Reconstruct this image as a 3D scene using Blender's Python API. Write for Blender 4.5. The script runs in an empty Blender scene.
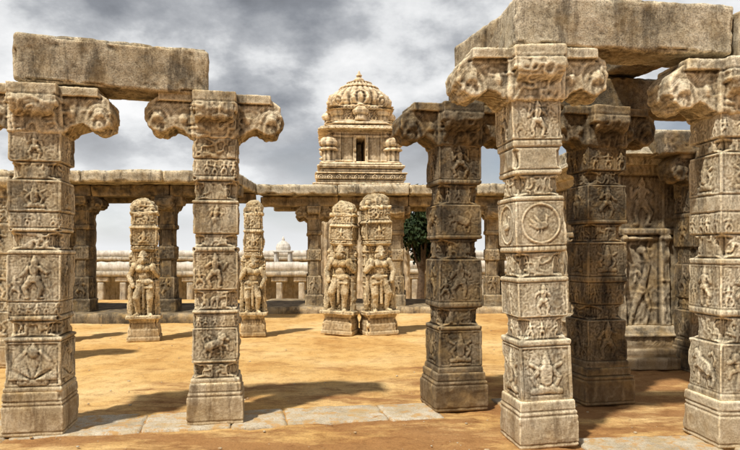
import bpy, bmesh, math, random
import numpy as np
from mathutils import Vector, Matrix, Euler

scene = bpy.context.scene
col = scene.collection
rad = math.radians

# ------------------------------------------------------------------ noise
_tab = np.random.RandomState(7).rand(65536) * 2 - 1
def vnoise(P, scale, seed=0):
    p = P * scale + seed * 13.37
    i = np.floor(p).astype(np.int64)
    f = p - i
    f = f * f * (3 - 2 * f)
    def h(dx, dy, dz):
        k = ((i[:, 0] + dx) * 73856093) ^ ((i[:, 1] + dy) * 19349663) ^ ((i[:, 2] + dz) * 83492791)
        return _tab[k & 65535]
    fx, fy, fz = f[:, 0], f[:, 1], f[:, 2]
    x00 = h(0,0,0)*(1-fx)+h(1,0,0)*fx
    x10 = h(0,1,0)*(1-fx)+h(1,1,0)*fx
    x01 = h(0,0,1)*(1-fx)+h(1,0,1)*fx
    x11 = h(0,1,1)*(1-fx)+h(1,1,1)*fx
    return (x00*(1-fy)+x10*fy)*(1-fz)+(x01*(1-fy)+x11*fy)*fz
def fbm(P, scale, seed=0, octv=3):
    r = 0; a = 1.0; t = 0
    for o in range(octv):
        r = r + a * vnoise(P, scale * 2**o, seed + o*3)
        t += a; a *= .55
    return r / t

# ------------------------------------------------------------------ mesh helpers
def to_mesh(name, V, Fs, smooth=True):
    me = bpy.data.meshes.new(name)
    me.from_pydata(np.asarray(V).tolist(), [], Fs if isinstance(Fs, list) else Fs.tolist())
    me.update()
    if smooth:
        me.polygons.foreach_set("use_smooth", np.ones(len(me.polygons), dtype=bool))
    return me

def ob(name, me, mat=None, parent=None, loc=(0,0,0), rot=(0,0,0), scale=(1,1,1), **kw):
    o = bpy.data.objects.new(name, me)
    col.objects.link(o)
    if me is not None and mat is not None and len(me.materials) == 0:
        me.materials.append(mat)
    if parent: o.parent = parent
    o.location = loc; o.rotation_euler = rot; o.scale = scale
    for k, v in kw.items(): o[k] = v
    return o

def rbox_vf(sx, sy, sz, r=.02, res=.03, amp=.006, seed=0, nscale=4.0, center=(0,0,0)):
    s = np.array([sx, sy, sz]); hs = s/2
    cnt = [max(2, int(math.ceil(x/res))) for x in s]
    ax = [np.linspace(-hs[k], hs[k], cnt[k]+1) for k in range(3)]
    VV = []; FF = []; off = 0
    for a in range(3):
        b, c = (a+1) % 3, (a+2) % 3
        B, C = np.meshgrid(ax[b], ax[c], indexing='ij')
        for sg in (1, -1):
            P = np.zeros((B.size, 3)); P[:, a] = sg*hs[a]; P[:, b] = B.ravel(); P[:, c] = C.ravel()
            nb, nc = B.shape
            idx = np.arange(nb*nc).reshape(nb, nc) + off
            q = np.stack([idx[:-1,:-1], idx[1:,:-1], idx[1:,1:], idx[:-1,1:]], -1).reshape(-1, 4)
            if sg < 0: q = q[:, ::-1]
            VV.append(P); FF.append(q); off += nb*nc
    V = np.concatenate(VV); Fq = np.concatenate(FF)
    key = np.round(V, 5)
    _, fi, inv = np.unique(key, axis=0, return_index=True, return_inverse=True)
    inv = np.asarray(inv).ravel()
    V = V[fi]; Fq = inv[Fq]
    r = min(r, *(hs*.9))
    inner = np.clip(V, -(hs-r), hs-r)
    d = V - inner; L = np.linalg.norm(d, axis=1, keepdims=True); L[L == 0] = 1
    n = d / L
    V = inner + n*r
    if amp > 0:
        nz = fbm(V + seed*1.7, nscale, seed, 5)
        pit = np.clip(fbm(V+seed*.7, 16, seed+3, 2)-.25, 0, 1)
        chip = np.clip(fbm(V+seed*2.1, 6, seed+5, 3)-.05, 0, 1)
        edge = ((np.abs(n) > .25).sum(1) > 1)
        V = V + n*(nz*amp - pit*amp*.9)[:, None] - n*(edge*chip*amp*4)[:, None]
    return V + np.array(center), Fq

def rbox(name, *a, **k):
    V, Fq = rbox_vf(*a, **k)
    return to_mesh(name, V, Fq)

def join_vf(lst):
    V = []; F = []; off = 0
    for v, f in lst:
        v = np.asarray(v); V.append(v); F += [[i+off for i in p] for p in (f.tolist() if not isinstance(f, list) else f)]
        off += len(v)
    return np.concatenate(V), F

# ------------------------------------------------------------------ relief designs (height in metres)
def caps(X, Q, lst, flat=.62):
    # rounded strokes with flattened tops: crisp outline, low relief
    H = np.zeros_like(X)
    for (x1, y1, x2, y2, r1, r2) in lst:
        dx, dy = x2-x1, y2-y1
        L2 = dx*dx+dy*dy+1e-9
        t = np.clip(((X-x1)*dx+(Q-y1)*dy)/L2, 0, 1)
        d = np.hypot(X-(x1+t*dx), Q-(y1+t*dy)); r = r1+(r2-r1)*t
        H = np.maximum(H, r*np.clip(1-(d/r)**2, 0, 1)**.38*flat*1.35)
    return H

def sstep(e0, e1, x):
    t = np.clip((x-e0)/(e1-e0), 0, 1); return t*t*(3-2*t)

def foli(X, Q, seed, sc=26):
    P = np.stack([X.ravel(), Q.ravel(), np.full(X.size, seed*.173)], -1)
    w1 = fbm(P, sc*.5, 11, 2); w2 = fbm(P+9.1, sc*.5, 12, 2)
    P2 = P+np.stack([w1, w2, 0*w1], -1)*.03
    return (1-np.abs(vnoise(P2, sc, 3))*2.6).clip(-.4, 1).reshape(X.shape)

def panel(X, Q, a, h, m=.012, depth=.007, fo=.0032):
    w = sstep(0, .010, a-m-np.abs(X)) * sstep(0, .010, np.minimum(Q-m*.7, h-m*.7-Q))
    return (-depth+fo*foli(X, Q, a*100+h*37, 38))*w

def fig_caps(rng):
    r = rng.rand
    k1 = .04+.14*r(); k2 = .04+.14*r(); sway = (r()-.5)*.1
    L = [(sway, .86, sway, .87, .085, .08), (sway, .93, sway, 1.0, .06, .03),
         (0, .54, sway*.6, .73, .07, .11), (-.06, .48, .06, .48, .09, .09),
         (.07, .46, .07+k1, .27, .075, .06), (.07+k1, .27, .06+k1*.5, .05, .06, .04),
         (-.07, .46, -.07-k2, .27, .075, .06), (-.07-k2, .27, -.06-k2*.5, .05, .06, .04),
         (.06+k1*.5, .03, .13+k1*.5, .03, .035, .03), (-.06-k2*.5, .03, -.13-k2*.5, .03, .035, .03)]
    for s in (1, -1):
        e = (s*(.22+.05*r()), .56+.16*r()); hnd = (s*(.1+.25*r()), .55+.38*r())
        L += [(s*.12, .74, e[0], e[1], .05, .04), (e[0], e[1], hnd[0], hnd[1], .04, .035)]
    return L

def d_figure(X, Q, a, h, rng):
    s = min(h*.9, a*2.5); x = X/s; y = (Q-h*.5)/s+.5
    H = caps(x, y, fig_caps(rng))*s*1.0
    x2 = rng.choice([-1, 1])*a*.68; s2 = h*.5
    H = np.maximum(H, caps((X-x2)/s2, (Q-h*.04)/s2, fig_caps(rng))*s2*.8*(rng.rand() > .5))
    return panel(X, Q, a, h) + np.minimum(H, .024)

def d_frieze(X, Q, a, h, rng):
    nb = max(2, int(round(2*a/(h*(.55+.3*rng.rand()))))); cw = 2*a/nb; H = np.zeros_like(X)
    for i in range(nb):
        cx = -a+cw*(i+.35+.3*rng.rand()); s = h*(.7+.18*rng.rand())
        H = np.maximum(H, caps((X-cx)/s, (Q-h*.03)/s, fig_caps(rng))*s*1.1*(np.abs(X-cx) < cw*.6))
    return -.005+.003*foli(X, Q, rng.rand()*50, 32)+np.minimum(H, .015)

def d_beast(X, Q, a, h, rng):
    s = min(h*.9, a*1.8); m = 1 if rng.rand() > .5 else -1
    x = m*X/s; y = (Q-h*.5)/s+.5
    L = [(-.22, .42, .14, .55, .15, .14), (.2, .7, .26, .75, .13, .11), (.33, .68, .42, .64, .06, .05),
         (.12, .5, .2, .26, .07, .05), (.2, .26, .22, .06, .05, .05), (.16, .5, .38, .42, .06, .045), (.38, .42, .42, .3, .045, .04),
         (-.24, .4, -.14, .24, .09, .06), (-.14, .24, -.2, .06, .05, .05), (-.3, .4, -.36, .2, .08, .05), (-.36, .2, -.3, .06, .05, .05),
         (-.34, .48, -.42, .66, .035, .035), (-.42, .66, -.3, .82, .035, .035), (-.3, .82, -.2, .76, .035, .05), (.1, .8, .18, .88, .04, .03)]
    return panel(X, Q, a, h) + np.minimum(caps(x, y, L)*s*.75, .025)

def d_wheel(X, Q, a, h, rng):
    R = min(a*.76, h*.43); cy = h*.5
    rr = np.hypot(X, Q-cy)
    H = .012*np.exp(-((rr-R)/.009)**2)
    s = R*1.6
    L = [(-.12, .42, .12, .45, .12, .11), (.16, .5, .2, .72, .045, .04), (.2, .74, .3, .72, .05, .02), (-.2, .5, -.34, .62, .07, .03), (-.2, .4, -.36, .46, .06, .03),
         (0, .34, .02, .2, .03, .03), (-.08, .34, -.1, .2, .03, .03), (-.02, .5, -.2, .74, .07, .03)]
    H = np.maximum(H, np.minimum(caps(X/s, (Q-cy)/s+.5, L)*s, .018)*(rr < R*.85))
    return panel(X, Q, a, h, .014, .006, .002) + H

def d_fan(X, Q, a, h, rng):
    y = Q-.06; r = np.hypot(X, y*.9); th = np.arctan2(X, np.maximum(y, 1e-4))
    R = min(a*.9, h*.62)
    leaf = (.35+.65*np.abs(np.cos(th*4.5)))*np.sqrt(np.clip(1-(r/R)**2, 0, 1))*(y > 0)
    H = .032*leaf*sstep(0, .2*R, r)
    H = np.maximum(H, caps(X, Q, [(0, h*.74, 0, h*.78, .045, .045), (-.1, .045, .1, .045, .03, .03), (0, .1, 0, h*.6, .035, .022), (0, h*.86, 0, h*.93, .03, .015),
                                  (-.13, h*.58, -.06, h*.78, .02, .018), (.13, h*.58, .06, h*.78, .02, .018)])*.9)
    return panel(X, Q, a, h, .02, .010)+H

def d_petal(X, Q, a, h, rng):
    pw = a*2/9
    t = Q/h
    return .008*np.abs(np.cos(np.pi*X/pw))**.6*np.sin(np.pi*np.clip(t, 0, 1))**.7 - .002

def d_bead(X, Q, a, h, rng):
    pw = a*2/15
    u = (np.mod(X+a, pw)/pw-.5)*2; v = (Q/h-.5)*2
    return .007*np.sqrt(np.clip(1-u*u-v*v*.8, 0, 1))

def d_band(X, Q, a, h, rng):
    n = max(1, round(h/.035))
    return .006*np.abs(np.sin(np.pi*n*Q/h)) + 0*X

def d_scroll(X, Q, a, h, rng):
    f1 = foli(X, Q, rng.rand()*80, 21)
    H = .009*sstep(.05, .55, f1)+.002*foli(X, Q, rng.rand()*80, 46)
    return -.004+H*sstep(0, .012, a-.01-np.abs(X))*sstep(0, .01, np.minimum(Q, h-Q)-.006)

def d_plain(X, Q, a, h, rng):
    return .002*foli(X, Q, a*50, 12)

def d_worn(X, Q, a, h, rng):
    return .005*foli(X, Q, rng.rand()*80, 9)

def d_kudu(X, Q, a, h, rng):
    nb = max(1, int(round(2*a/(h*1.1)))); cw = 2*a/nb
    u = np.mod(X+a, cw)-cw/2; r = np.hypot(u, (Q-h*.42)); R = min(cw*.36, h*.38)
    H = .013*np.exp(-((r-R)/(R*.22))**2)+.010*np.exp(-(r/(R*.4))**2)
    H = H+.010*np.exp(-(u/(R*.25))**2)*(Q > h*.75)
    return H

def d_deity(X, Q, a, h, rng):
    s = min(h*.9, a*2.1); x = X/s; y = (Q-h*.5)/s+.5
    L = [(0, .72, 0, .74, .1, .09), (0, .83, 0, .93, .07, .03), (0, .36, 0, .58, .12, .14), (-.1, .2, .28, .14, .09, .07),
         (.1, .2, -.28, .14, .09, .07), (.14, .58, .28, .42, .055, .05), (.28, .42, .2, .26, .05, .04), (-.14, .58, -.28, .42, .055, .05),
         (-.28, .42, -.2, .26, .05, .04), (-.3, .03, .3, .03, .04, .04), (.15, .6, .32, .7, .04, .04), (-.15, .6, -.32, .7, .04, .04)]
    return panel(X, Q, a, h, .02, .009)+np.minimum(caps(x, y, L)*s*.8, .028)

def d_pil(X, Q, a, h, rng):
    H = .05*sstep(0, .02, np.abs(X)-a*.62)
    H = H + .05*sstep(0, .02, a*.16-np.abs(X))*(Q < h*.85)*(Q > h*.1)
    H = H + .06*np.exp(-((Q-h*.86)/.04)**2) + .05*np.exp(-((Q-h*.08)/.04)**2)
    return H

def d_volwall(X, Q, a, h, rng):
    H = .07*sstep(0, .02, np.abs(X)-a*.74)
    L = [(-.30, .04, -.18, .24, .05, .07), (-.18, .24, .02, .46, .07, .09), (.02, .46, .16, .68, .09, .06), (.16, .68, .05, .82, .06, .05), (.05, .82, -.12, .84, .05, .03),
         (.1, .5, -.14, .6, .04, .03), (-.14, .6, -.18, .5, .03, .03), (.06, .4, .2, .2, .06, .04), (.2, .2, .1, .04, .04, .04)]
    H = np.maximum(H, np.minimum(caps(X/(h*.5), Q/h, L)*h*.5*.8, .045)*(np.abs(X) < a*.74))
    H = H+.008*foli(X, Q, 3.3, 15)+.02*np.exp(-((Q-h*.5)/.02)**2)*(np.abs(X) > a*.74)
    return H+.05*np.exp(-((Q-h*.96)/.03)**2)

def d_niche(X, Q, a, h, rng):
    H = d_pil(X, Q, a, h, rng)
    op = sstep(0, .03, a*.15-np.abs(X))*sstep(0, .03, h*.8-Q)*sstep(0, .02, Q-h*.06)
    fr = sstep(0, .03, a*.25-np.abs(X))*sstep(0, .03, h*.9-Q)
    return H*(1-fr)+.11*fr*(1-op)-1.05*op

DES = dict(figure=d_figure, beast=d_beast, wheel=d_wheel, fan=d_fan, petal=d_petal, bead=d_bead, band=d_band, frieze=d_frieze, worn=d_worn,
           scroll=d_scroll, plain=d_plain, deity=d_deity, pil=d_pil, niche=d_niche, kudu=d_kudu, volwall=d_volwall)

def make_shaft(name, segs, n=48, dz=.008, seed=0, amp=.0045, bay=None, groove=.008, ry=1.0, gz=.007, relief=1.0):
    rng = np.random.RandomState(seed)
    u = np.linspace(-1, 1, n+1)[:-1]
    rings = []; z0 = 0
    UU = []
    for (des, h, a0, a1, ch) in segs:
        m = max(2, int(round(h/dz)))
        q = (np.arange(m)+.5)/m*h
        t = q/h
        a = a0+(a1-a0)*t - groove*(np.exp(-(q/gz)**2)+np.exp(-((h-q)/gz)**2))
        A = np.repeat(a[:, None], n, 1); Q = np.repeat(q[:, None], n, 1); U = np.repeat(u[None], m, 0)
        chq = ch*np.clip(np.minimum(q, h-q)/min(.03, h*.3), 0, 1)
        CHQ = np.repeat(chq[:, None], n, 1)
        cols = []
        for k in range(4):
            X = U*A
            am = max(a0, a1)
            if bay and am > bay*.8:
                nb = max(1, round(2*am/bay)); bw = 2*am/nb
                Xd = np.mod(U*am+am, bw)-bw/2; ad = bw/2
            else:
                Xd, ad = X, am
            Hh = DES[des](Xd, Q, ad, h, rng)
            PN = np.stack([X.ravel(), Q.ravel()+z0, np.full(X.size, k*3.1)], -1)
            wear = np.clip(.95+.85*fbm(PN, 5, seed+k, 2), .2, 1.3).reshape(X.shape)
            Hh = Hh*np.where(Hh > -.2, wear*relief, 1)
            Hh = Hh*np.clip((1-np.abs(U))*A/.015, 0, 1)
            x = X.copy(); y = -(A+Hh)
            if ch > 0:
                s = np.abs(x)+np.abs(y); lim = (A+Hh)*(2-CHQ)
                f = np.where(s > lim, lim/s, 1); x = x*f; y = y*f
            c, sn = [(1, 0), (0, 1), (-1, 0), (0, -1)][k]
            cols.append(np.stack([x*c-y*sn, x*sn+y*c, z0+Q], -1))
        rings.append(np.concatenate(cols, 1))
        UU.append(np.tile(U, (1, 4)))
        z0 += h
    P = np.concatenate(rings, 0); U = np.concatenate(UU, 0)
    P[0, :, 2] = 0; P[-1, :, 2] = z0
    M, Nn = P.shape[:2]
    V = P.reshape(-1, 3)
    d = V.copy(); d[:, 2] = 0; d /= np.linalg.norm(d, axis=1, keepdims=True)+1e-6
    nz = fbm(V+seed*3.3, 3.5, seed, 4)*amp*1.4 + fbm(V+seed*3.3, 40, seed+2, 2)*amp*.4
    cor = np.clip((np.abs(U.ravel())-.82)/.18, 0, 1)*np.clip(fbm(V+seed, 7, seed+9, 3)-.02, 0, 1)
    V = V + d*nz[:, None] - d*(cor*amp*12)[:, None]
    V[:, 1] *= ry
    idx = np.arange(M*Nn).reshape(M, Nn); nx = np.roll(idx, -1, 1)
    q = np.stack([idx[:-1], nx[:-1], nx[1:], idx[1:]], -1).reshape(-1, 4)
    Fs = q.tolist(); Fs.append(idx[0][::-1].tolist()); Fs.append(idx[-1].tolist())
    return to_mesh(name, V, Fs), z0

def lathe(name, prof, ns=48, ribs=0, ramp=0.0, seed=0, amp=.01, sub=4, arch=0.0):
    pr = []
    for i in range(len(prof)-1):
        for j in range(sub):
            t = j/sub; pr.append((prof[i][0]*(1-t)+prof[i+1][0]*t, prof[i][1]*(1-t)+prof[i+1][1]*t))
    pr.append(prof[-1])
    th = np.arange(ns)/ns*2*math.pi
    R = np.array([p[0] for p in pr])[:, None]; Z = np.array([p[1] for p in pr])[:, None]
    rr = R*(1+ramp*np.abs(np.cos(th*ribs/2))[None]) if ribs else R*np.ones((1, ns))
    if arch:
        u = (np.mod(th/(math.pi/2)+.5, 1)-.5)[None]*math.pi/2*1.15; v = Z-.36
        r_ = np.hypot(u, v*.9)
        rr = rr+arch*(np.exp(-((r_-.25)/.055)**2)+.7*np.exp(-(r_/.11)**2))
        u = (np.mod(th/(math.pi/2), 1)-.5)[None]*math.pi/2*1.15; v = Z-.28
        r_ = np.hypot(u, v)
        rr = rr+arch*.7*(np.exp(-((r_-.18)/.045)**2)+.7*np.exp(-(r_/.07)**2))
    V = np.stack([rr*np.cos(th), rr*np.sin(th), Z*np.ones((1, ns))], -1)
    M = len(pr); V = V.reshape(-1, 3)
    d = V.copy(); d[:, 2] = 0; d /= np.linalg.norm(d, axis=1, keepdims=True)+1e-6
    V = V+d*(fbm(V+seed, 7, seed, 4)*amp)[:, None]
    idx = np.arange(M*ns).reshape(M, ns); nx = np.roll(idx, -1, 1)
    q = np.stack([idx[:-1], nx[:-1], nx[1:], idx[1:]], -1).reshape(-1, 4).tolist()
    q.append(idx[0][::-1].tolist()); q.append(idx[-1].tolist())
    return to_mesh(name, V, q)

# --- remeshed sculpt primitives
def sph(c, r, nu=20, nv=12):
    th = np.arange(nu)/nu*2*math.pi; ph = np.linspace(-math.pi/2, math.pi/2, nv+1)[1:-1]
    V = [[0, 0, -1]]+[[math.cos(p)*math.cos(t), math.cos(p)*math.sin(t), math.sin(p)] for p in ph for t in th]+[[0, 0, 1]]
    V = np.array(V)*np.array(r)
    V = V+np.array(c); F = []
    for i in range(nu): F.append([0, 1+(i+1) % nu, 1+i])
    for j in range(nv-2):
        for i in range(nu):
            a = 1+j*nu+i; b = 1+j*nu+(i+1) % nu
            F.append([a, b, b+nu, a+nu])
    top = len(V)-1; o = 1+(nv-2)*nu
    for i in range(nu): F.append([o+i, o+(i+1) % nu, top])
    return V, F
def capsule(p1, p2, r1, r2, k=5):
    p1 = np.array(p1, float); p2 = np.array(p2, float)
    L = np.linalg.norm(p2-p1); n = max(2, int(L/(min(r1, r2)*.45))+1)
    return [sph(p1+(p2-p1)*t, [r1+(r2-r1)*t]*3, 12, 8) for t in np.linspace(0, 1, n)]
def bx(c, s):
    h = np.array(s)/2; c = np.array(c)
    V = np.array([[x, y, z] for x in (-1, 1) for y in (-1, 1) for z in (-1, 1)])*h+c
    F = [[0,1,3,2],[4,6,7,5],[0,4,5,1],[2,3,7,6],[0,2,6,4],[1,5,7,3]]
    return V, F
def prism(poly, w, axis):
    n = len(poly); V = []
    for s in (-w/2, w/2):
        for l, z in poly: V.append((l, s, z) if axis == 'x' else (s, l, z))
    F = [[i, (i+1) % n, n+(i+1) % n, n+i] for i in range(n)]+[list(range(n))[::-1], list(range(n, 2*n))]
    return np.array(V), F

def sculpt(name, parts, voxel, dispf=None, amp=.006, seed=0, nscale=8, sm=2):
    V, F = join_vf(parts)
    me = to_mesh("tmp", V, F)
    bm = bmesh.new(); bm.from_mesh(me)
    bmesh.ops.recalc_face_normals(bm, faces=bm.faces); bm.to_mesh(me); bm.free()
    o = bpy.data.objects.new("tmp", me); col.objects.link(o)
    md = o.modifiers.new("r", 'REMESH'); md.mode = 'VOXEL'; md.voxel_size = voxel; md.adaptivity = 0
    s = o.modifiers.new("s", 'SMOOTH'); s.factor = .5; s.iterations = sm
    dg = bpy.context.evaluated_depsgraph_get(); dg.update()
    m2 = bpy.data.meshes.new_from_object(o.evaluated_get(dg)); m2.name = name
    bpy.data.objects.remove(o); bpy.data.meshes.remove(me)
    nv = len(m2.vertices)
    co = np.zeros(nv*3); m2.vertices.foreach_get("co", co); co = co.reshape(-1, 3)
    no = np.zeros(nv*3); m2.vertex_normals.foreach_get("vector", no); no = no.reshape(-1, 3)
    d = fbm(co+seed, nscale, seed, 4)*amp
    if dispf is not None: d = d+dispf(co, no)
    co = co+no*d[:, None]
    m2.vertices.foreach_set("co", co.ravel())
    m2.polygons.foreach_set("use_smooth", np.ones(len(m2.polygons), dtype=bool)); m2.update()
    return m2

def capital_mesh(name, hl=.62, hy=.36, H=.41, a=.23, voxel=.011, seed=0):
    # flat slab over chunky horizontal corbels with short bulbous ends
    P = [bx((0, 0, H*.5), (a*2.04, a*2.04, H))]
    P.append(bx((0, 0, H*.89), ((hl-.11)*2, a*2.1, H*.22)))
    P.append(bx((0, 0, H*.78), (a*1.85, (hy-.02)*2, H*.44)))
    for s in (1, -1):
        L = hl; j = .98 if s > 0 else 1.02
        p = [(a*.5, H*.9), (L-.10, H*.9), (L-.03, H*.78), (L*j, H*.60), (L*j, H*.40), (L-.03, H*.22), (L-.08, H*.12), (L-.14, H*.10), (L-.19, H*.16),
             (L-.24, H*.24), (a+.08, H*.16), (a+.03, H*.06), (a*.5, H*.02)]
        P.append(prism([(s*l, z) for l, z in p], .38, 'x'))
        P.append(sph((s*(L-.10), 0, H*.46), (.115, .225, H*.31)))
        P.append(sph((s*(L-.10), 0, H*.18), (.06, .12, H*.14)))
        P.append(sph((s*(a+.08), 0, H*.42), (.085, .215, H*.25)))
        q = [(a*.5, H*.99), (hy-.03, H*.99), (hy, H*.6), (hy-.03, H*.42), (a+.03, H*.34), (a+.01, H*.1), (a*.5, H*.02)]
        P.append(prism([(s*l, z) for l, z in q], a*1.6, 'y'))
    def disp(co, no):
        x, y, z = np.abs(co[:, 0]), np.abs(co[:, 1]), co[:, 2]
        arm = sstep(a+.02, a+.07, x)
        low = sstep(H*.80, H*.72, z)
        # leaf-like curved flutes wrapping the bulb, plus sparse foliage
        dl = np.hypot((x-(hl-.10))*1.2, (z-H*.2)*.8)
        fl = .007*sstep(-.2, .6, np.sin(dl*2*math.pi/.062+1.2*np.sin(co[:, 1]*14)))*sstep(hl-.26, hl-.18, x)*low
        fo = sstep(.0, .6, foli(co[:, 0]+co[:, 1]*.7, z, seed, 17))*.010*low*(1-.5*arm)
        fo2 = foli(co[:, 0]+co[:, 1]*.7, z, seed+5, 40)*.0025
        band = -.012*np.exp(-((z-H*.775)/.008)**2)*(x < hl-.08)
        return fl+fo+fo2+band
    return sculpt(name, P, voxel, disp, .012, seed, 5, 1)

# ------------------------------------------------------------------ materials
def newmat(name):
    m = bpy.data.materials.new(name); m.use_nodes = True
    nt = m.node_tree; b = nt.nodes["Principled BSDF"]
    b.inputs["Specular IOR Level"].default_value = .2
    return m, nt, b
def N(nt, t, **k):
    n = nt.nodes.new(t)
    for a, v in k.items(): setattr(n, a, v)
    return n
def ramp(nt, fac, stops):
    r = N(nt, 'ShaderNodeValToRGB'); e = r.color_ramp.elements
    e[0].position, e[0].color = stops[0][0], (*stops[0][1], 1)
    e[1].position, e[1].color = stops[-1][0], (*stops[-1][1], 1)
    for p, c in stops[1:-1]:
        x = e.new(p); x.color = (*c, 1)
    nt.links.new(fac, r.inputs[0]); return r.outputs[0]
def noise(nt, vec, sc, det=6, ro=.6):
    n = N(nt, 'ShaderNodeTexNoise'); n.inputs['Scale'].default_value = sc
    n.inputs['Detail'].default_value = det; n.inputs['Roughness'].default_value = ro
    nt.links.new(vec, n.inputs['Vector']); return n.outputs['Fac']
def mix(nt, fac, a, b, mode='MIX'):
    m = N(nt, 'ShaderNodeMix', data_type='RGBA', blend_type=mode)
    for i, s in (('Factor', fac), ('A', a), ('B', b)):
        sock = [x for x in m.inputs if x.name == i and (x.type == 'RGBA' if i != 'Factor' else x.type == 'VALUE')][0]
        if isinstance(s, bpy.types.NodeSocket): nt.links.new(s, sock)
        else: sock.default_value = s if i == 'Factor' else (*s, 1)
    return [x for x in m.outputs if x.type == 'RGBA'][0]

def stone(name, lo, mid, hi, stain=(.045, .036, .027), stain_amt=.6, bump=.6, crev=True, sand=0.0, speck=.6, ochre=.4):
    m, nt, b = newmat(name)
    tc = N(nt, 'ShaderNodeTexCoord'); oi = N(nt, 'ShaderNodeObjectInfo')
    ad = N(nt, 'ShaderNodeVectorMath', operation='MULTIPLY_ADD')
    cb = N(nt, 'ShaderNodeCombineXYZ')
    for i in range(3): nt.links.new(oi.outputs['Random'], cb.inputs[i])
    nt.links.new(cb.outputs[0], ad.inputs[0]); ad.inputs[1].default_value = (17, 11, 23)
    nt.links.new(tc.outputs['Object'], ad.inputs[2]); vec = ad.outputs[0]
    c = ramp(nt, noise(nt, vec, 2.6, 9, .7), [(.36, lo), (.48, mid), (.60, hi)])
    sp = ramp(nt, noise(nt, vec, 75, 3, .75), [(.36, (.42, .4, .38)), (.5, (1, 1, 1)), (.66, (1.3, 1.28, 1.22))])
    c = mix(nt, speck, c, sp, 'MULTIPLY')
    mp = N(nt, 'ShaderNodeMapping'); mp.inputs['Scale'].default_value = (5, 5, .9); nt.links.new(vec, mp.inputs[0])
    st = ramp(nt, noise(nt, mp.outputs[0], 1.3, 10, .75), [(.50, (0, 0, 0)), (.59, (1, 1, 1))])
    mu = N(nt, 'ShaderNodeMath', operation='MULTIPLY'); nt.links.new(st, mu.inputs[0]); mu.inputs[1].default_value = stain_amt
    c = mix(nt, mu.outputs[0], c, stain)
    oc = ramp(nt, noise(nt, vec, 4.5, 6, .65), [(.48, (0, 0, 0)), (.66, (ochre, ochre, ochre))])
    c = mix(nt, oc, c, (.48, .33, .14))
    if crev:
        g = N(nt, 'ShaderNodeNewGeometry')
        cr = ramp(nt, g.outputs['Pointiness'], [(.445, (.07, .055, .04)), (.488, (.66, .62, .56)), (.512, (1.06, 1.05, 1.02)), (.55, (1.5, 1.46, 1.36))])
        c = mix(nt, .94, c, cr, 'MULTIPLY')  # crevice dirt plus painted shadow in the carving; raised edges lightened
    if sand > 0:
        g2 = N(nt, 'ShaderNodeNewGeometry'); sx = N(nt, 'ShaderNodeSeparateXYZ'); nt.links.new(g2.outputs['Position'], sx.inputs[0])
        ml = N(nt, 'ShaderNodeMapRange'); nt.links.new(sx.outputs[2], ml.inputs[0])
        ml.inputs[1].default_value = 0; ml.inputs[2].default_value = .5; ml.inputs[3].default_value = sand; ml.inputs[4].default_value = 0
        c = mix(nt, ml.outputs[0], c, (.42, .25, .10))
    nt.links.new(c, b.inputs['Base Color']); b.inputs['Roughness'].default_value = .9
    bp = N(nt, 'ShaderNodeBump'); bp.inputs['Strength'].default_value = bump; bp.inputs['Distance'].default_value = .02
    nn = noise(nt, vec, 30, 8, .75); nt.links.new(nn, bp.inputs['Height'])
    nt.links.new(bp.outputs[0], b.inputs['Normal'])
    return m

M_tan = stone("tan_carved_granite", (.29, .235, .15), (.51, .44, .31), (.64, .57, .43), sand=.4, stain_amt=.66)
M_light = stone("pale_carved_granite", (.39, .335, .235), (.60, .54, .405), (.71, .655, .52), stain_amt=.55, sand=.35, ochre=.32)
M_shade = stone("shade_toned_carved_granite", (.055, .044, .03), (.13, .105, .07), (.25, .205, .14), stain_amt=.75, sand=.25)  # shade on the rear pillars and bay wall put into the base colour
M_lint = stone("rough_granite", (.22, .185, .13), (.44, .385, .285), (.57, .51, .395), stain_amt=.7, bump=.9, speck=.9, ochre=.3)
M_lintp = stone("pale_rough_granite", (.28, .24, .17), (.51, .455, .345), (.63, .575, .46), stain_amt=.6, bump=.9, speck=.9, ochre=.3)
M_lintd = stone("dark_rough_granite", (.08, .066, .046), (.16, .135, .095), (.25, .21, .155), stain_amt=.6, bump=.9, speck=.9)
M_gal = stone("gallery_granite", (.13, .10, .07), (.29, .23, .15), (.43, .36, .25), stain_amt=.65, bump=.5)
M_gald = stone("shaded_gallery_granite", (.05, .04, .028), (.13, .105, .07), (.24, .195, .135), stain_amt=.7, bump=.5)  # darker copy of the gallery granite, bay shade put into its colour
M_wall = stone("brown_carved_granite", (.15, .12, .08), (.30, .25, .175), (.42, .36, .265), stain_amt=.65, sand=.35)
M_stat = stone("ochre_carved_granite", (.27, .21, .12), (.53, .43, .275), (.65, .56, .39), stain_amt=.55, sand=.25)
M_tower = stone("aged_lime_plaster", (.40, .29, .175), (.64, .52, .355), (.78, .67, .50), stain=(.15, .11, .07), stain_amt=.6, speck=.35, bump=.6, ochre=.25)
M_far = stone("pale_weathered_stone", (.3, .25, .19), (.45, .4, .31), (.58, .52, .42), stain=(.12, .1, .08), stain_amt=.6, crev=False)
M_white = stone("whitewashed_stone", (.5, .47, .4), (.65, .61, .54), (.75, .72, .66), stain=(.26, .22, .18), stain_amt=.45, crev=False, speck=.1, ochre=.15)
M_pave = stone("worn_paving_stone", (.36, .30, .21), (.51, .44, .325), (.60, .53, .41), stain=(.52, .31, .12), stain_amt=.95, bump=.7, crev=False, ochre=.6)

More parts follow.
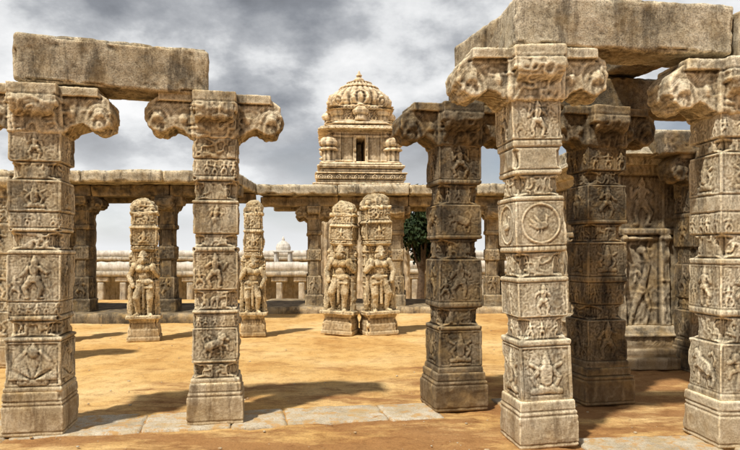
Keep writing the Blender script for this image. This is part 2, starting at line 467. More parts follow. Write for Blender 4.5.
def sandmat():
    m, nt, b = newmat("ochre_sand")
    g = N(nt, 'ShaderNodeNewGeometry'); vec = g.outputs['Position']
    sx = N(nt, 'ShaderNodeSeparateXYZ'); nt.links.new(vec, sx.inputs[0])
    c = ramp(nt, noise(nt, vec, .5, 8, .62), [(.34, (.53, .29, .09)), (.47, (.69, .435, .16)), (.66, (.80, .57, .27))])
    yy = N(nt, 'ShaderNodeMath', operation='MULTIPLY_ADD'); nt.links.new(sx.outputs[0], yy.inputs[0]); yy.inputs[1].default_value = -.5; nt.links.new(sx.outputs[1], yy.inputs[2])
    mr = N(nt, 'ShaderNodeMapRange'); nt.links.new(yy.outputs[0], mr.inputs[0]); mr.inputs[1].default_value = 5.8; mr.inputs[2].default_value = 9.8; mr.inputs[3].default_value = .13; mr.inputs[4].default_value = -.05
    mp = N(nt, 'ShaderNodeMapping'); mp.inputs['Scale'].default_value = (.4, 1.1, 1); nt.links.new(vec, mp.inputs[0])
    ad = N(nt, 'ShaderNodeMath', operation='ADD'); nt.links.new(noise(nt, mp.outputs[0], 1.6, 9, .72), ad.inputs[0]); nt.links.new(mr.outputs[0], ad.inputs[1])
    red = ramp(nt, ad.outputs[0], [(.52, (0, 0, 0)), (.64, (.85, .85, .85))])
    c = mix(nt, red, c, (.33, .155, .055))  # redder sand up front, with patchy beam shade put into the colour
    c2 = ramp(nt, noise(nt, vec, 4.2, 9, .75), [(.34, (.56, .47, .4)), (.52, (1, 1, 1))])
    c = mix(nt, .75, c, c2, 'MULTIPLY')
    c3 = ramp(nt, noise(nt, vec, 50, 4, .8), [(.33, (.45, .38, .32)), (.48, (1, 1, 1)), (.7, (1.2, 1.15, 1.1))])
    c = mix(nt, .6, c, c3, 'MULTIPLY')
    nt.links.new(c, b.inputs['Base Color']); b.inputs['Roughness'].default_value = .95
    bp = N(nt, 'ShaderNodeBump'); bp.inputs['Strength'].default_value = .8; bp.inputs['Distance'].default_value = .03
    nt.links.new(noise(nt, vec, 14, 10, .78), bp.inputs['Height']); nt.links.new(bp.outputs[0], b.inputs['Normal'])
    return m
M_sand = sandmat()

# ------------------------------------------------------------------ world, sun, camera
SD = (1.25, 1.6, -3.5)
az = math.atan2(-SD[0], -SD[1]); el = math.atan2(-SD[2], math.hypot(SD[0], SD[1]))
w = bpy.data.worlds.new("World"); scene.world = w; w.use_nodes = True
nt = w.node_tree; bg = nt.nodes["Background"]; bg.inputs[1].default_value = .1
sky = N(nt, 'ShaderNodeTexSky', sky_type='NISHITA'); sky.sun_disc = False
sky.sun_elevation = el; sky.sun_rotation = az
tc = N(nt, 'ShaderNodeTexCoord'); sp = N(nt, 'ShaderNodeSeparateXYZ'); nt.links.new(tc.outputs['Generated'], sp.inputs[0])
def mth(op, a, b=None):
    n = N(nt, 'ShaderNodeMath', operation=op)
    for i, v in enumerate((a, b)):
        if v is None: continue
        if isinstance(v, bpy.types.NodeSocket): nt.links.new(v, n.inputs[i])
        else: n.inputs[i].default_value = v
    return n.outputs[0]
zz = mth('ADD', mth('MAXIMUM', sp.outputs[2], 0.0), .42)
cv = N(nt, 'ShaderNodeCombineXYZ'); nt.links.new(mth('DIVIDE', sp.outputs[0], zz), cv.inputs[0]); nt.links.new(mth('DIVIDE', sp.outputs[1], zz), cv.inputs[1])
cv.inputs[2].default_value = 4.1
n1 = noise(nt, cv.outputs[0], 2.4, 11, .56)
n2 = noise(nt, cv.outputs[0], 1.3, 3, .5)
cl = ramp(nt, mth('ADD', mth('MULTIPLY', n1, .65), mth('MULTIPLY', n2, .35)), [(.40, (1.7, 1.8, 2.0)), (.46, (2.8, 2.95, 3.25)), (.51, (4.8, 4.95, 5.2)), (.55, (8.0, 8.1, 8.2)), (.60, (10, 10, 10))])
hz = N(nt, 'ShaderNodeMapRange'); nt.links.new(sp.outputs[2], hz.inputs[0]); hz.inputs[1].default_value = 0; hz.inputs[2].default_value = .22; hz.inputs[3].default_value = .95; hz.inputs[4].default_value = 0
cl = mix(nt, hz.outputs[0], cl, (9.2, 9.3, 9.4))
# out-of-view sky overhead darkened to cut the ambient light
zn = N(nt, 'ShaderNodeMapRange'); nt.links.new(sp.outputs[2], zn.inputs[0]); zn.inputs[1].default_value = .42; zn.inputs[2].default_value = .8; zn.inputs[3].default_value = 0; zn.inputs[4].default_value = .75
cl = mix(nt, zn.outputs[0], cl, (2.3, 2.4, 2.7))
msk = ramp(nt, n2, [(.33, (.6, .6, .6)), (.46, (.98, .98, .98))])
fc = mix(nt, msk, sky.outputs[0], cl); nt.links.new(fc, bg.inputs[0])

sd = bpy.data.lights.new("sun", 'SUN'); sd.energy = 4.9; sd.angle = rad(2.5); sd.color = (1, .94, .84)
so = bpy.data.objects.new("sun", sd); col.objects.link(so)
so.rotation_euler = Vector(SD).to_track_quat('-Z', 'Y').to_euler()

cam = bpy.data.cameras.new("camera"); cam.sensor_width = 36; cam.lens = 36*640/740; cam.shift_y = 27/740
cam.clip_end = 5000; cam.clip_start = .05
co_ = bpy.data.objects.new("camera", cam); col.objects.link(co_); co_.location = (0, 0, 1.6); co_.rotation_euler = (rad(90), 0, 0)
scene.camera = co_
scene.view_settings.view_transform = 'Standard'; scene.view_settings.look = 'None'; scene.view_settings.exposure = 0

# ------------------------------------------------------------------ ground
def axis(lo, hi, step, far):
    m = np.arange(lo, hi+1e-6, step); out = []; v = hi; s = step
    while v < far: s *= 1.35; v += s; out.append(v)
    outn = []; v = lo; s = step
    while v > -far: s *= 1.35; v -= s; outn.append(v)
    return np.array(outn[::-1]+m.tolist()+out)
xs = axis(-8, 8, .06, 1500); ys = axis(2.5, 21, .06, 2500)
Xg, Yg = np.meshgrid(xs, ys)
P = np.stack([Xg.ravel(), Yg.ravel(), 0*Xg.ravel()], -1)
foot = -np.clip(fbm(P, 5.5, 8, 1)-.35, 0, 1)*.035
Z = fbm(P, .6, 1, 3)*.03+fbm(P, 4, 2, 4)*.015 - .01 + foot
near = np.clip(1-np.abs(P[:, 0])/60, 0, 1)
P[:, 2] = Z*near - 2.3*sstep(21.5, 27, P[:, 1])
ny, nx_ = Xg.shape; idx = np.arange(ny*nx_).reshape(ny, nx_)
Fq = np.stack([idx[:-1,:-1], idx[:-1,1:], idx[1:,1:], idx[1:,:-1]], -1).reshape(-1, 4)
ob("ground", to_mesh("ground", P, Fq), M_sand, kind="structure", label="golden sandy courtyard ground turning reddish near the pillars")

rs = np.random.RandomState(3); lst = []
for i in range(600):
    y = 4.6+rs.rand()**1.6*10; x = (rs.rand()-.5)*y*1.5; r = .004+.013*rs.rand()**4
    v, f = sph((x, y, r*.3-.004), (r*(1+rs.rand()*.5), r, r*.6), 6, 4); lst.append((v, f))
V, F = join_vf(lst); ob("gravel", to_mesh("gravel", V, F), M_pave, kind="stuff", label="scattered small stones on the sand", category="gravel")

lst = []
def slab(x, y, sx, sy, yaw, z, seed, sz=.1):
    V, Fq_ = rbox_vf(sx, sy, sz, .012, .03, .013, seed, 2.2)
    c, s = math.cos(yaw), math.sin(yaw); V = np.stack([V[:, 0]*c-V[:, 1]*s+x, V[:, 0]*s+V[:, 1]*c+y, V[:, 2]+z], -1)
    lst.append((V, Fq_))
ya = math.atan2(.37, 1.48)*.86; x = -5.0; k = 0; rnd = random.Random(5)
while x < .62:
    l = .5+rnd.random()*.6; l = min(l, .66-x) if .66-x > .3 else .66-x+.01
    if l < .2: break
    cx_ = x+l/2; wdt = .60+rnd.random()*.16
    slab(cx_, 6.12+(cx_+1.48)*math.tan(ya)*.85+rnd.uniform(-.03, .03), (l-.012)/math.cos(ya), wdt, ya+rnd.uniform(-.02, .02), -.043-.004*(k % 3), k+20); x += l; k += 1
for (x, y, sx, sy, yaw) in [(2.3, 5.3, 1.1, .5, .1), (1.75, 6.85, .8, .45, .15), (3.7, 5.45, 1.5, .55, .1)]:
    slab(x, y, sx, sy, yaw, -.040-.005*(k % 3), k+20); k += 1
V, F = join_vf(lst)
ob("paving", to_mesh("paving", V, F), M_pave, kind="structure", label="worn stone slabs half buried in sand")

# ------------------------------------------------------------------ near pillars
def pillar(loc, yaw, lean, base, shaft, cap, mat, label, seed, n=60, dz=.0075, group="carved granite pillars of the ruined hall", name="carved_pillar", capyaw=0, category="pillar", capscale=(1, 1, 1), scale=(1, 1, 1)):
    e = ob(name, None, loc=loc, rot=(lean[0], lean[1], yaw), scale=scale, label=label, category=category)
    if group: e["group"] = group
    m1, h1 = make_shaft("base", base, n, dz, seed)
    ob("base", m1, mat, e)
    m2, h2 = make_shaft("shaft", shaft, n, dz, seed+50)
    ob("shaft", m2, mat, e, loc=(0, 0, h1-.004))
    if cap is not None:
        ob("capital", cap, mat, e, loc=(0, 0, h1+h2-.012), rot=(0, 0, capyaw), scale=capscale)
    return e, h1+h2

capA = capital_mesh("capital", .63, .34, .41, .215, .011, 1)
capA2 = capital_mesh("capital", .62, .35, .41, .21, .011, 3)
capB = capital_mesh("capital", .64, .36, .42, .235, .011, 4)
capC = capital_mesh("capital", .60, .36, .42, .225, .013, 7)
capC2 = capital_mesh("capital", .60, .35, .42, .225, .013, 8)
capD = capital_mesh("capital", .62, .36, .44, .235, .011, 9)

def fit(segs, H, k=.5, sc=1.0, neck=.955):
    s = H/sum(x[1] for x in segs); am = sorted([x[2] for x in segs])[int(len(segs)*.6)]
    f = lambda a, c: (am+(a-am)*k)*sc*(neck if c >= .3 else 1)
    return [(d, h*s, f(a, c), f(b, c), min(c*1.15, .5)) for d, h, a, b, c in segs]
def stepbase(a, top, H=.38):
    a = a*.97
    return [('plain', H*.08, a, a*1.0, 0), ('worn', H*.60, a*.99, a*.985, 0), ('plain', H*.10, a*.965, a*.96, 0), ('plain', H*.22, top*1.03, top*1.01, 0)]

L1 = fit([('plain', .05, .26, .26, 0), ('fan', .42, .245, .24, 0), ('plain', .04, .255, .25, 0), ('scroll', .15, .21, .21, .45), ('petal', .05, .235, .23, .2), ('frieze', .13, .22, .22, .1),
          ('figure', .44, .225, .225, 0), ('plain', .04, .24, .235, 0), ('scroll', .17, .205, .205, .45), ('plain', .035, .225, .225, .2), ('frieze', .15, .215, .215, .1),
          ('deity', .3, .225, .22, 0), ('scroll', .17, .2, .2, .5), ('figure', .28, .215, .215, 0)], 2.28, sc=.98)
pillar((-2.98, 5.80, 0), rad(10), (0, rad(.3)), stepbase(.265, .24), L1, capA, M_tan, "tall tan granite pillar carved with fan and figures", 11)
L2 = fit([('plain', .05, .24, .24, 0), ('scroll', .15, .215, .215, .45), ('plain', .03, .225, .225, .1), ('beast', .32, .215, .21, 0), ('frieze', .14, .205, .2, .1), ('plain', .035, .22, .22, 0),
          ('scroll', .20, .195, .195, .45), ('figure', .38, .205, .205, 0), ('petal', .05, .215, .215, .2), ('scroll', .13, .19, .185, .5), ('figure', .3, .205, .205, 0),
          ('plain', .035, .215, .215, 0), ('scroll', .19, .19, .19, .45), ('petal', .05, .21, .21, .2), ('frieze', .17, .2, .2, .1), ('scroll', .22, .2, .2, 0)], 2.30, sc=.98)
pillar((-1.48, 6.18, 0), rad(10), (0, 0), stepbase(.265, .23), L2, capA2, M_tan, "slender tan granite pillar carved with dancer panels", 23)
MM = fit([('plain', .06, .26, .26, 0), ('deity', .36, .24, .24, 0), ('plain', .04, .25, .25, .1), ('scroll', .18, .22, .22, .45), ('petal', .06, .24, .24, 0),
          ('figure', .42, .235, .235, 0), ('scroll', .2, .21, .21, .5), ('plain', .04, .24, .24, 0), ('beast', .3, .23, .23, 0), ('frieze', .2, .21, .21, .45),
          ('petal', .05, .23, .23, 0), ('figure', .34, .225, .225, 0)], 2.31, sc=.96)
pillar((.87, 6.70, 0), rad(12), (0, 0), stepbase(.29, .25), MM, capC, M_shade, "weathered granite pillar with carved panels, darkened by painted-in shade", 31)
R1 = fit([('deity', .44, .245, .24, 0), ('plain', .05, .25, .25, 0), ('frieze', .18, .22, .22, .4), ('figure', .28, .23, .225, 0),
          ('plain', .04, .24, .24, 0), ('scroll', .2, .21, .205, .45), ('petal', .05, .23, .23, 0), ('wheel', .36, .235, .235, 0), ('plain', .04, .24, .24, 0), ('scroll', .17, .205, .2, .45), ('plain', .04, .22, .22, 0),
          ('worn', .18, .21, .205, .2), ('petal', .06, .22, .22, 0), ('figure', .32, .23, .23, 0)], 2.48, sc=.93)
pillar((1.44, 5.47, 0), rad(7), (0, rad(-2.0)), stepbase(.262, .23), R1, capB, M_light, "pale granite pillar with carved bird roundel, slightly leaning", 47, n=68, dz=.007)
R2 = fit([('plain', .07, .26, .26, 0), ('figure', .4, .24, .24, 0), ('scroll', .15, .21, .21, .45), ('frieze', .22, .22, .22, .1), ('petal', .06, .24, .24, 0),
          ('deity', .34, .235, .235, 0), ('scroll', .18, .21, .21, .5), ('plain', .04, .24, .24, 0), ('figure', .34, .23, .23, 0), ('scroll', .14, .2, .2, .45), ('frieze', .24, .225, .225, 0)], 2.34, sc=.97)
pillar((2.46, 6.98, 0), rad(12), (0, 0), stepbase(.3, .25), R2, capC2, M_shade, "granite pillar with stacked figure panels, darkened by painted-in shade", 59)
R3 = fit([('plain', .06, .26, .26, 0), ('beast', .4, .25, .25, 0), ('scroll', .22, .235, .235, .45), ('petal', .06, .255, .255, 0),
          ('figure', .36, .245, .245, 0), ('plain', .05, .25, .25, 0), ('scroll', .2, .225, .225, .45), ('frieze', .18, .24, .24, 0), ('worn', .14, .235, .235, 0), ('deity', .34, .245, .245, 0), ('scroll', .12, .22, .22, .45), ('frieze', .2, .24, .24, 0)], 2.37, sc=.93)
pillar((3.08, 5.48, 0), rad(4), (0, 0), stepbase(.275, .25), R3, capD, M_light, "broad pale granite pillar with carved beasts and creepers", 71)

# lintels
def lintel(name, p1, p2, z, depth, th, seed, label, mat=M_lint, tilt=0, roll=0, amp=.026):
    dx, dy = p2[0]-p1[0], p2[1]-p1[1]; L = math.hypot(dx, dy)
    me = rbox(name, L, depth, th, r=.03, res=.016, amp=amp, seed=seed, nscale=3.2)
    return ob(name, me, mat, loc=((p1[0]+p2[0])/2, (p1[1]+p2[1])/2, z+th/2), rot=(roll, tilt, math.atan2(dy, dx)), label=label, category="stone beam", group="granite beams over the pillars")
lintel("stone_lintel", (-3.14, 5.76), (-1.56, 6.16), 3.07, .5, .42, 1, "long rough granite beam resting on two carved pillars", tilt=rad(.9))
lintel("stone_lintel", (1.16, 5.44), (3.02, 5.56), 3.27, .46, .42, 2, "massive pale granite beam spanning two carved pillars", mat=M_lintp, tilt=rad(1.6))
lintel("stone_lintel", (3.05, 5.54), (4.7, 5.66), 3.20, .50, .42, 3, "rough granite beam continuing along the pillar line", mat=M_lintp)
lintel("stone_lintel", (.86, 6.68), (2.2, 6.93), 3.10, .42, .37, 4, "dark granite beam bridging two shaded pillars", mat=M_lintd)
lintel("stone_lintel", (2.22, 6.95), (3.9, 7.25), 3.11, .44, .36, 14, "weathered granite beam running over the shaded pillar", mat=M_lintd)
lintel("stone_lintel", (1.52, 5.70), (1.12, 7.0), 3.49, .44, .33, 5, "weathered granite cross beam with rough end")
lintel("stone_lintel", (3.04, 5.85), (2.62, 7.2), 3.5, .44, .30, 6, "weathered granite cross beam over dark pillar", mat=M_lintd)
for (x, y, z, s) in [(1.36, 5.80, 3.285, 1), (3.02, 5.93, 3.21, 2)]:
    ob("packing_stone", rbox("packing_stone", .38, .26, .2 if s == 1 else .28, r=.02, res=.03, amp=.012, seed=s+60), M_lint, loc=(x, y, z+(.1 if s == 1 else .14)), rot=(0, 0, .15),
       label="squared packing stone wedged between capital and beam", category="stone block", group="packing stones")

# ------------------------------------------------------------------ statue pillars
def figure_mesh(h, mir, seed):
    P = []; W = .92
    def c(a, b, r1, r2):
        a = [a[0]*mir*W, a[1], a[2]]; b = [b[0]*mir*W, b[1], b[2]]
        P.extend(capsule(np.array(a)*h, np.array(b)*h, r1*h, r2*h))
    def e(p, r): P.append(sph(np.array([p[0]*mir*W, p[1], p[2]])*h, np.array(r)*h, 16, 10))
    e((-.01, -.05, .815), (.06, .065, .07)); c((-.01, -.03, .875), (-.01, -.02, .985), .068, .03); e((-.01, -.035, .87), (.078, .07, .018))
    c((-.01, -.03, .77), (-.005, -.03, .74), .042, .048); e((-.01, -.11, .81), (.012, .02, .02)); e((-.075, -.03, .80), (.022, .03, .035)); e((.055, -.03, .80), (.022, .03, .035))
    e((0, -.03, .69), (.13, .08, .075)); e((.01, -.035, .59), (.082, .065, .09)); e((.035, -.035, .5), (.12, .085, .065)); e((-.055, -.09, .69), (.042, .04, .04)); e((.055, -.09, .69), (.042, .04, .04))
    c((.09, -.03, .48), (.10, -.07, .27), .075, .055); c((.10, -.07, .27), (.085, -.03, .06), .052, .035)
    c((-.04, -.03, .48), (-.11, -.09, .28), .075, .055); c((-.11, -.09, .28), (-.085, -.03, .06), .052, .035)
    c((.09, -.03, .03), (.12, -.12, .025), .034, .028); c((-.085, -.03, .03), (-.13, -.11, .025), .034, .028)
    c((.14, -.02, .73), (.22, -.04, .6), .046, .04); c((.22, -.04, .6), (.15, -.10, .68), .04, .033); e((.14, -.11, .72), (.034, .024, .044))
    c((-.15, -.02, .73), (-.225, -.03, .58), .046, .04); c((-.225, -.03, .58), (-.17, -.08, .47), .04, .033); e((-.165, -.09, .45), (.034, .03, .038))
    c((-.2, -.02, .44), (-.21, .02, .05), .034, .05); c((.19, 0, .5), (.21, .02, .06), .04, .04)
    c((0, -.09, .46), (0, -.07, .14), .026, .02)
    c((-.11, -.08, .44), (.13, -.10, .42), .022, .022); c((-.09, -.09, .52), (.14, -.09, .51), .016, .016)
    P.append(bx((0, .075*h, .44*h), (.42*h, .12*h, .88*h))); P.append(sph((0, .075*h, .84*h), (.22*h, .07*h, .20*h), 24, 12))
    P.append(bx((0, .0, 0), (.50*h, .30*h, .05*h)))
    def disp(co, no):
        z = co[:, 2]/h; back = co[:, 1] > -.02*h
        return .014*foli(co[:, 0], co[:, 2], seed, 15)*back + .004*foli(co[:, 0], co[:, 2], seed+2, 32)
    return sculpt("figure", P, .012, disp, .010, seed, 8, 2)
figs = [figure_mesh(1.36, 1, 3), figure_mesh(1.36, -1, 8)]
scap = capital_mesh("bracket", .5, .42, .34, .2, .024, 33)

def top_mesh(r, seed, s=1):
    rs = random.Random(seed); P = [bx((0, 0, .07), (r*1.7, r*1.5, .16)), bx((0, 0, .015), (r*2.1, r*1.8, .05))]
    P += [sph((-.10*r*s, 0, .14), (r*1.0, r*.8, .15)), sph((.55*r*s, 0, .08), (r*.5, r*.6, .12)), sph((-.7*r*s, 0, .08), (r*.35, r*.45, .09))]
    return sculpt("crest", P, .013, lambda co, no: .012*foli(co[:, 0]+co[:, 1], co[:, 2], seed, 16), .045, seed, 6, 2)

def statue_pillar(loc, yaw, lean, fi, seed, label, w=.2, H=2.75, topw=.25, mat=M_stat, fs=1.0, sx=1.0, side=1):
    e = ob("statue_pillar", None, loc=loc, rot=(lean[0], lean[1], yaw), label=label, category="carved pillar", group="pillars with standing deity figures")
    m, h = make_shaft("base", [('plain', .08, w*1.5, w*1.5, 0), ('worn', .14, w*1.42, w*1.42, 0), ('petal', .1, w*1.4, w*1.25, .2), ('plain', .08, w*1.25, w*1.35, 0)], 36, .014, seed, amp=.012); ob("base", m, mat, e)
    zt = H-h-.25; rem = zt-1.42*fs-.02
    m, h2 = make_shaft("shaft", [('scroll', 1.42*fs-.1, w*.82, w*.82, .2), ('plain', .06, w*.95, topw, .1), ('scroll', .06, topw*.95, topw*.9, .1), ('deity', rem*.5, topw*.95, topw*.98, 0), ('petal', .06, topw*1.08, topw*.9, .1), ('scroll', rem*.5-.07, topw*.9, topw*.88, .2)], 40, .013, seed+4, amp=.014, relief=1.5)
    ob("shaft", m, mat, e, loc=(0, 0, h-.004))
    ob("crest", top_mesh(topw*.98, seed, side), mat, e, loc=(0, 0, h+h2-.03))
    ob("bracket", scap, mat, e, loc=(0, 0, h+1.42*fs-.02), scale=(topw*1.75, topw*1.7, .6))
    ob("figure", figs[fi], mat, e, loc=(0, -w*.72, h+.03), scale=(fs*sx, fs, fs))
    return e
statue_pillar((-.58, 12.65, 0), rad(-14), (0, rad(2.2)), 0, 101, "ochre stone pillar fronted by a standing deity", .21, 2.60, .24, side=1)
statue_pillar((.17, 12.6, 0), rad(16), (0, rad(-1.8)), 1, 105, "ochre stone pillar with crowned deity and staff", .22, 2.74, .265, fs=1.0, side=-1)
statue_pillar((-4.12, 11.7, 0), rad(14), (0, 0), 0, 109, "weathered pillar with standing deity beside the gallery", .19, 2.58, .23, fs=.92, sx=.95)
statue_pillar((-2.24, 12.3, 0), rad(6), (0, 0), 1, 113, "narrow weathered pillar with standing deity figure", .16, 2.6, .18, fs=.84, sx=.95, side=-1)
statue_pillar((-5.75, 11.6, 0), rad(6), (0, 0), 1, 117, "brown stone pillar with deity beside large carved pillar", .18, 2.3, .22, fs=.9)
P8 = fit([('deity', .36, .22, .22, 0), ('scroll', .14, .2, .2, .4), ('figure', .4, .22, .22, 0), ('frieze', .2, .2, .2, .3), ('figure', .34, .22, .22, 0), ('petal', .06, .22, .22, 0), ('scroll', .34, .21, .21, 0)], 2.0)
pillar((-5.2, 9.1, 0), rad(8), (0, 0), stepbase(.28, .24), P8, capital_mesh("capital", .5, .34, .35, .22, .022, 12), M_tan, "smaller tan pillar with stacked figure panels", 131, n=40, dz=.012)
capS = capital_mesh("capital", .5, .34, .4, .22, .02, 15)
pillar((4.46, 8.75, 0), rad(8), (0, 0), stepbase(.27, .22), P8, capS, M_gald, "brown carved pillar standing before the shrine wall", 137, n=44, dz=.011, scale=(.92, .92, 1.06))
lintel("stone_lintel", (3.85, 8.65), (6.4, 8.95), 2.90, .5, .3, 31, "granite beam over the shrine porch pillar", mat=M_lintd)

# ------------------------------------------------------------------ galleries
gsh, gh = make_shaft("pillar", [('worn', .30, .24, .24, 0), ('figure', .5, .19, .19, 0), ('plain', .42, .16, .16, .4), ('scroll', .3, .185, .185, 0), ('plain', .4, .16, .16, .4), ('petal', .1, .19, .19, 0), ('plain', .33, .175, .175, .2)], 28, .018, 201)
gcap = capital_mesh("capital", .5, .38, .34, .19, .024, 21)
def gallery(x0, x1, y0, dep, label, rows, wall=None, ztop=.16, mat=M_gal):
    cx = (x0+x1)/2; L = x1-x0
    gs, gc = gsh.copy(), gcap.copy(); gs.materials.clear(); gc.materials.clear()
    e = ob("pillared_gallery", None, loc=(cx, y0, 0), label=label, category="stone gallery", group="open pillared galleries around the courtyard")
    ob("plinth", rbox("plinth", L+.3, dep+.1, .5, r=.03, res=.12, amp=.02, seed=3), mat, e, loc=(0, dep/2-.4, ztop-.25))
    zc = ztop+2.34+.33
    for ry_, pxs in rows:
        for i, px in enumerate(pxs):
            p = ob("pillar", gs, mat, e, loc=(px-cx, ry_, ztop-.01), rot=(0, 0, (i % 4)*math.pi/2))
            ob("capital", gc, mat, p, loc=(0, 0, 2.34))
        if ry_ > 1: ob("beam", rbox("beam", L-.1, .4, .25, r=.02, res=.06, amp=.016, seed=55), mat, e, loc=(0, ry_, zc+.13))
    rs = random.Random(int(x0*10)); x = x0; k = 0
    while x < x1-.1:
        l = min(1.5+rs.random()*1.1, x1-x)
        if x1-x-l < .7: l = x1-x
        th = .24+rs.random()*.07
        ob("beam", rbox("beam", l-.015, .45, .26, r=.02, res=.05, amp=.02, seed=k+5), mat, e, loc=(x+l/2-cx, .2, zc+.13))
        ob("roof_slab", rbox("roof_slab", l-.02, dep+.25, th, r=.03, res=.05, amp=.035, seed=k+9), M_lint, e, loc=(x+l/2-cx, dep/2-.45+rs.uniform(-.05, .05), zc+.265+th/2), rot=(rad((rs.random()-.5)*.6), rad((rs.random()-.5)*.8), 0))
        x += l; k += 1
    if wall:
        ob("wall", rbox("wall", wall[1]-wall[0], .4, zc+.2, r=.02, res=.12, amp=.02, seed=77), M_shade, e, loc=((wall[0]+wall[1])/2-cx, dep-.3, (zc+.2)/2))
    return e
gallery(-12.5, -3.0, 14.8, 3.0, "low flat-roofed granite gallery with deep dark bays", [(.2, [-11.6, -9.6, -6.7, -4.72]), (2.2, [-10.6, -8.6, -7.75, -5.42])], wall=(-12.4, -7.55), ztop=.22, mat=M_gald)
gallery(-2.95, 7.0, 17.2, 3.0, "flat-roofed granite gallery before the tower", [(.2, [-1.5, .72, 2.2, 3.3, 5.0, 6.7]), (2.2, [-1.72, .84, 2.5, 3.9, 5.6])])

# ------------------------------------------------------------------ right shrine
e = ob("carved_shrine", None, loc=(5.05, 10.75, 0), rot=(0, 0, rad(3)), scale=(1, 1, 1.12), label="brown carved granite shrine wall with pilasters and stepped plinth", category="shrine")
m, h = make_shaft("plinth", [('plain', .14, 2.0, 2.0, 0), ('worn', .10, 1.9, 1.9, 0), ('scroll', .14, 1.8, 1.8, 0), ('band', .12, 1.84, 1.72, 0)], 150, .018, 301, bay=.8); ob("plinth", m, M_wall, e)
m, h2 = make_shaft("wall", [('volwall', 1.15, 1.6, 1.6, 0), ('petal', .08, 1.66, 1.66, 0), ('figure', .67, 1.6, 1.6, 0), ('petal', .12, 1.66, 1.75, 0)], 230, .014, 303, bay=.6, relief=1.1); ob("wall", m, M_wall, e, loc=(0, 0, h-.004))
m, h3 = make_shaft("cornice", [('bead', .1, 1.78, 1.86, 0), ('plain', .12, 2.0, 1.86, 0), ('kudu', .25, 1.65, 1.6, 0)], 150, .018, 305, bay=.5, relief=1.5); ob("cornice", m, M_lint, e, loc=(0, 0, h+h2-.008))

# ------------------------------------------------------------------ tower
e = ob("temple_tower", None, loc=(-.42, 24.6, -2.3), rot=(0, 0, rad(4)), label="cream plastered temple tower with corner turrets and squat ribbed dome", category="temple tower")
T = lambda z: z+2.3
m, h = make_shaft("sanctum", [('pil', T(3.5), 1.7, 1.7, 0)], 90, .08, 401, bay=.9); ob("sanctum", m, M_tower, e)
kw = dict(relief=2.6, amp=.02)
m, h = make_shaft("moulding", [('band', .18, 1.75, 1.75, 0), ('kudu', .28, 1.72, 1.64, 0), ('bead', .14, 1.70, 1.76, 0), ('plain', .11, 1.56, 1.56, 0), ('kudu', .2, 1.62, 1.62, 0), ('plain', .08, 1.70, 1.66, 0), ('plain', .12, 1.5, 1.5, 0), ('petal', .15, 1.54, 1.60, 0), ('plain', .09, 1.52, 1.48, 0)], 170, .016, 403, bay=.34, groove=.07, gz=.02, **kw)
ob("moulding", m, M_tower, e, loc=(0, 0, T(3.5)-.005)); z = 3.5+h
m, h = make_shaft("storey", [('niche', 1.16, 1.16, 1.14, .22)], 120, .025, 405, groove=.03, amp=.015); ob("storey", m, M_tower, e, loc=(0, 0, T(z)-.01))
ck = lathe("corner_shrine", [(.28, 0), (.28, .06), (.22, .08), (.22, .46), (.33, .52), (.31, .58), (.24, .62), (.31, .70), (.33, .82), (.26, .96), (.13, 1.04), (.06, 1.10), (.01, 1.18)], 32, 8, .14, 5, .035)
for sx in (1, -1):
    for sy in (1, -1):
        ob("corner_shrine", ck, M_tower, e, loc=(sx*1.17, sy*1.17, T(z)-.02), scale=(1, 1, .94))
z += h
m, h = make_shaft("cornice", [('plain', .05, 1.2, 1.36, .2), ('kudu', .17, 1.58, 1.40, .2), ('plain', .05, 1.16, 1.16, .3), ('petal', .12, 1.36, 1.28, .3), ('plain', .06, 1.16, 1.16, .3)], 130, .014, 407, bay=.32, groove=.05, gz=.02, **kw)
ob("cornice", m, M_tower, e, loc=(0, 0, T(z)-.015)); z += h
m, h = make_shaft("drum", [('frieze', .40, 1.06, 1.04, .45), ('kudu', .12, 1.20, 1.22, .45)], 120, .018, 409, bay=.45, **kw); ob("drum", m, M_tower, e, loc=(0, 0, T(z)-.02))
kud = lathe("dormer_shrine", [(.18, 0), (.18, .2), (.25, .26), (.27, .38), (.21, .48), (.09, .55), (.01, .62)], 24, 6, .16, 3, .03)
for k_ in range(8):
    t = k_*math.pi/4
    rr_ = 1.12 if k_ % 2 == 0 else 1.16
    ob("dormer_shrine", kud, M_tower, e, loc=(rr_*math.cos(t), rr_*math.sin(t), T(z)-.03), scale=(1, 1, .95))
z += h
dome = lathe("dome", [(.98, 0), (1.10, .05), (.98, .10), (1.05, .18), (1.10, .30), (1.08, .44), (1.01, .58), (.90, .70), (.76, .80), (.68, .85), (.72, .90), (.64, .96), (.50, 1.02), (.44, 1.08), (.46, 1.12), (.30, 1.18), (.12, 1.22)], 160, 24, .08, 7, .05, sub=6, arch=.10)
d = ob("dome", dome, M_tower, e, loc=(0, 0, T(z)-.03), rot=(0, 0, 0))
ob("finial", lathe("finial", [(.15, 0), (.21, .05), (.15, .12), (.08, .17), (.12, .24), (.06, .31), (.02, .42)], 24, 0, 0, 2, .004), M_tower, d, loc=(0, 0, 1.19))

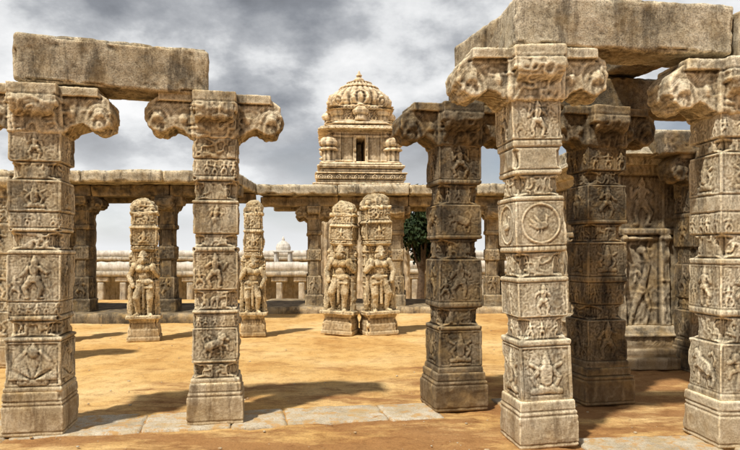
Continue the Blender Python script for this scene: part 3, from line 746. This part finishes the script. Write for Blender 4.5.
# ------------------------------------------------------------------ far outer galleries
def far_gallery(x0, x1, y, zt, zb, sp, label):
    e = ob("outer_gallery", None, loc=((x0+x1)/2, y, zb), label=label, category="stone gallery", group="outer enclosure galleries"); L = x1-x0; H = zt-zb
    ob("roof", rbox("roof", L, 3.2, .3, r=.04, res=.3, amp=.03, seed=2), M_far, e, loc=(0, 1.4, H-.65))
    ob("parapet", rbox("parapet", L, .3, .5, r=.03, res=.25, amp=.06, seed=5), M_white, e, loc=(0, .1, H-.25))
    ob("wall", rbox("wall", L, .4, H-.8, r=.03, res=.3, amp=.02, seed=6), M_far, e, loc=(0, 2.8, (H-.8)/2))
    pm = to_mesh("pillar", *join_vf([rbox_vf(.34, .34, H-1.1, .03, .1, .01, 3, center=(0, 0, (H-1.1)/2)), rbox_vf(.9, .4, .28, .06, .08, .01, 4, center=(0, 0, H-.95))]))
    n = int(L/sp)
    for i in range(n+1): ob("pillar", pm, M_far, e, loc=(-L/2+.3+i*(L-.6)/n, .1, 0))
    return e
far_gallery(-26, -1, 35, 1.05, -2.3, 1.25, "low pale stone gallery with whitish parapet")
far_gallery(1, 22, 38, 1.1, -2.3, 1.4, "distant pale stone gallery with pillared front")
far_gallery(-44, 44, 50, 1.72, -2.3, 2.0, "farther pale stone gallery closing the enclosure")
e = ob("domed_turret", None, loc=(-5.35, 39.5, -2.3), label="small whitewashed domed turret above the outer gallery", category="turret")
ob("wall", rbox("wall", 1.2, 1.2, 3.3, r=.05, res=.2, amp=.02, seed=3), M_white, e, loc=(0, 0, 1.65))
m = to_mesh("pavilion", *join_vf([rbox_vf(.18, .18, .6, .02, .1, .01, i, center=(sx*.42, sy*.42, 3.58)) for i, (sx, sy) in enumerate([(1, 1), (-1, 1), (1, -1), (-1, -1)])]+[rbox_vf(1.15, 1.15, .12, .03, .1, .01, 9, center=(0, 0, 3.93))]))
ob("pavilion", m, M_white, e)
ob("dome", lathe("dome", [(.42, 0), (.44, .2), (.36, .42), (.2, .56), (.08, .62), (.08, .72), (.01, .9)], 32, 8, .05, 1, .01), M_white, e, loc=(0, 0, 3.98))

# ------------------------------------------------------------------ tree
ml, nt, b = newmat("leaf_green")
tcx = N(nt, 'ShaderNodeNewGeometry'); c = ramp(nt, noise(nt, tcx.outputs['Position'], 2.5, 4, .6), [(.35, (.012, .026, .01)), (.6, (.045, .07, .024))])
nt.links.new(c, b.inputs['Base Color']); b.inputs['Roughness'].default_value = .7
mb, nt, b = newmat("bark_brown"); tcx = N(nt, 'ShaderNodeNewGeometry')
nt.links.new(ramp(nt, noise(nt, tcx.outputs['Position'], 12, 5, .6), [(.3, (.06, .04, .025)), (.7, (.16, .11, .07))]), b.inputs['Base Color'])
def tree(loc, H, R, seed, label):
    rs = random.Random(seed); e = ob("leafy_tree", None, loc=loc, label=label, category="tree")
    P = []; tips = []
    P += capsule((0, 0, 0), (.1, .05, H*.45), .16, .11)
    for i in range(13):
        a = rs.random()*6.28; rr = R*(.35+.45*rs.random()); z1 = H*(.38+.58*rs.random())
        p1 = (.1, .05, H*(.3+.1*rs.random())); p2 = (math.cos(a)*rr, math.sin(a)*rr, z1); P += capsule(p1, p2, .06, .025); tips.append(p2)
    tips.append((0, 0, H*.98))
    ob("trunk", sculpt("trunk", P, .04, None, .01, 1), mb, e)
    V = []; F = []
    for tp in tips:
        for j in range(480):
            d = Vector((rs.gauss(0, 1), rs.gauss(0, 1), rs.gauss(0, .8))).normalized()*(R*.52*rs.random()**.5)
            c = Vector(tp)+d; q = Euler((rs.random()*6, rs.random()*6, rs.random()*6)).to_matrix(); s = .05+.06*rs.random()
            k0 = len(V)
            for (x, y) in ((-1, 0), (0, -.5), (1, 0), (0, .5)): V.append(tuple(c+q @ Vector((x*s, y*s, 0))))
            F.append([k0, k0+1, k0+2, k0+3])
    ob("crown", to_mesh("crown", np.array(V), F, False), ml, e)
tree((1.72, 22.3, -.7), 4.3, .85, 4, "narrow dense dark green tree behind the gallery")
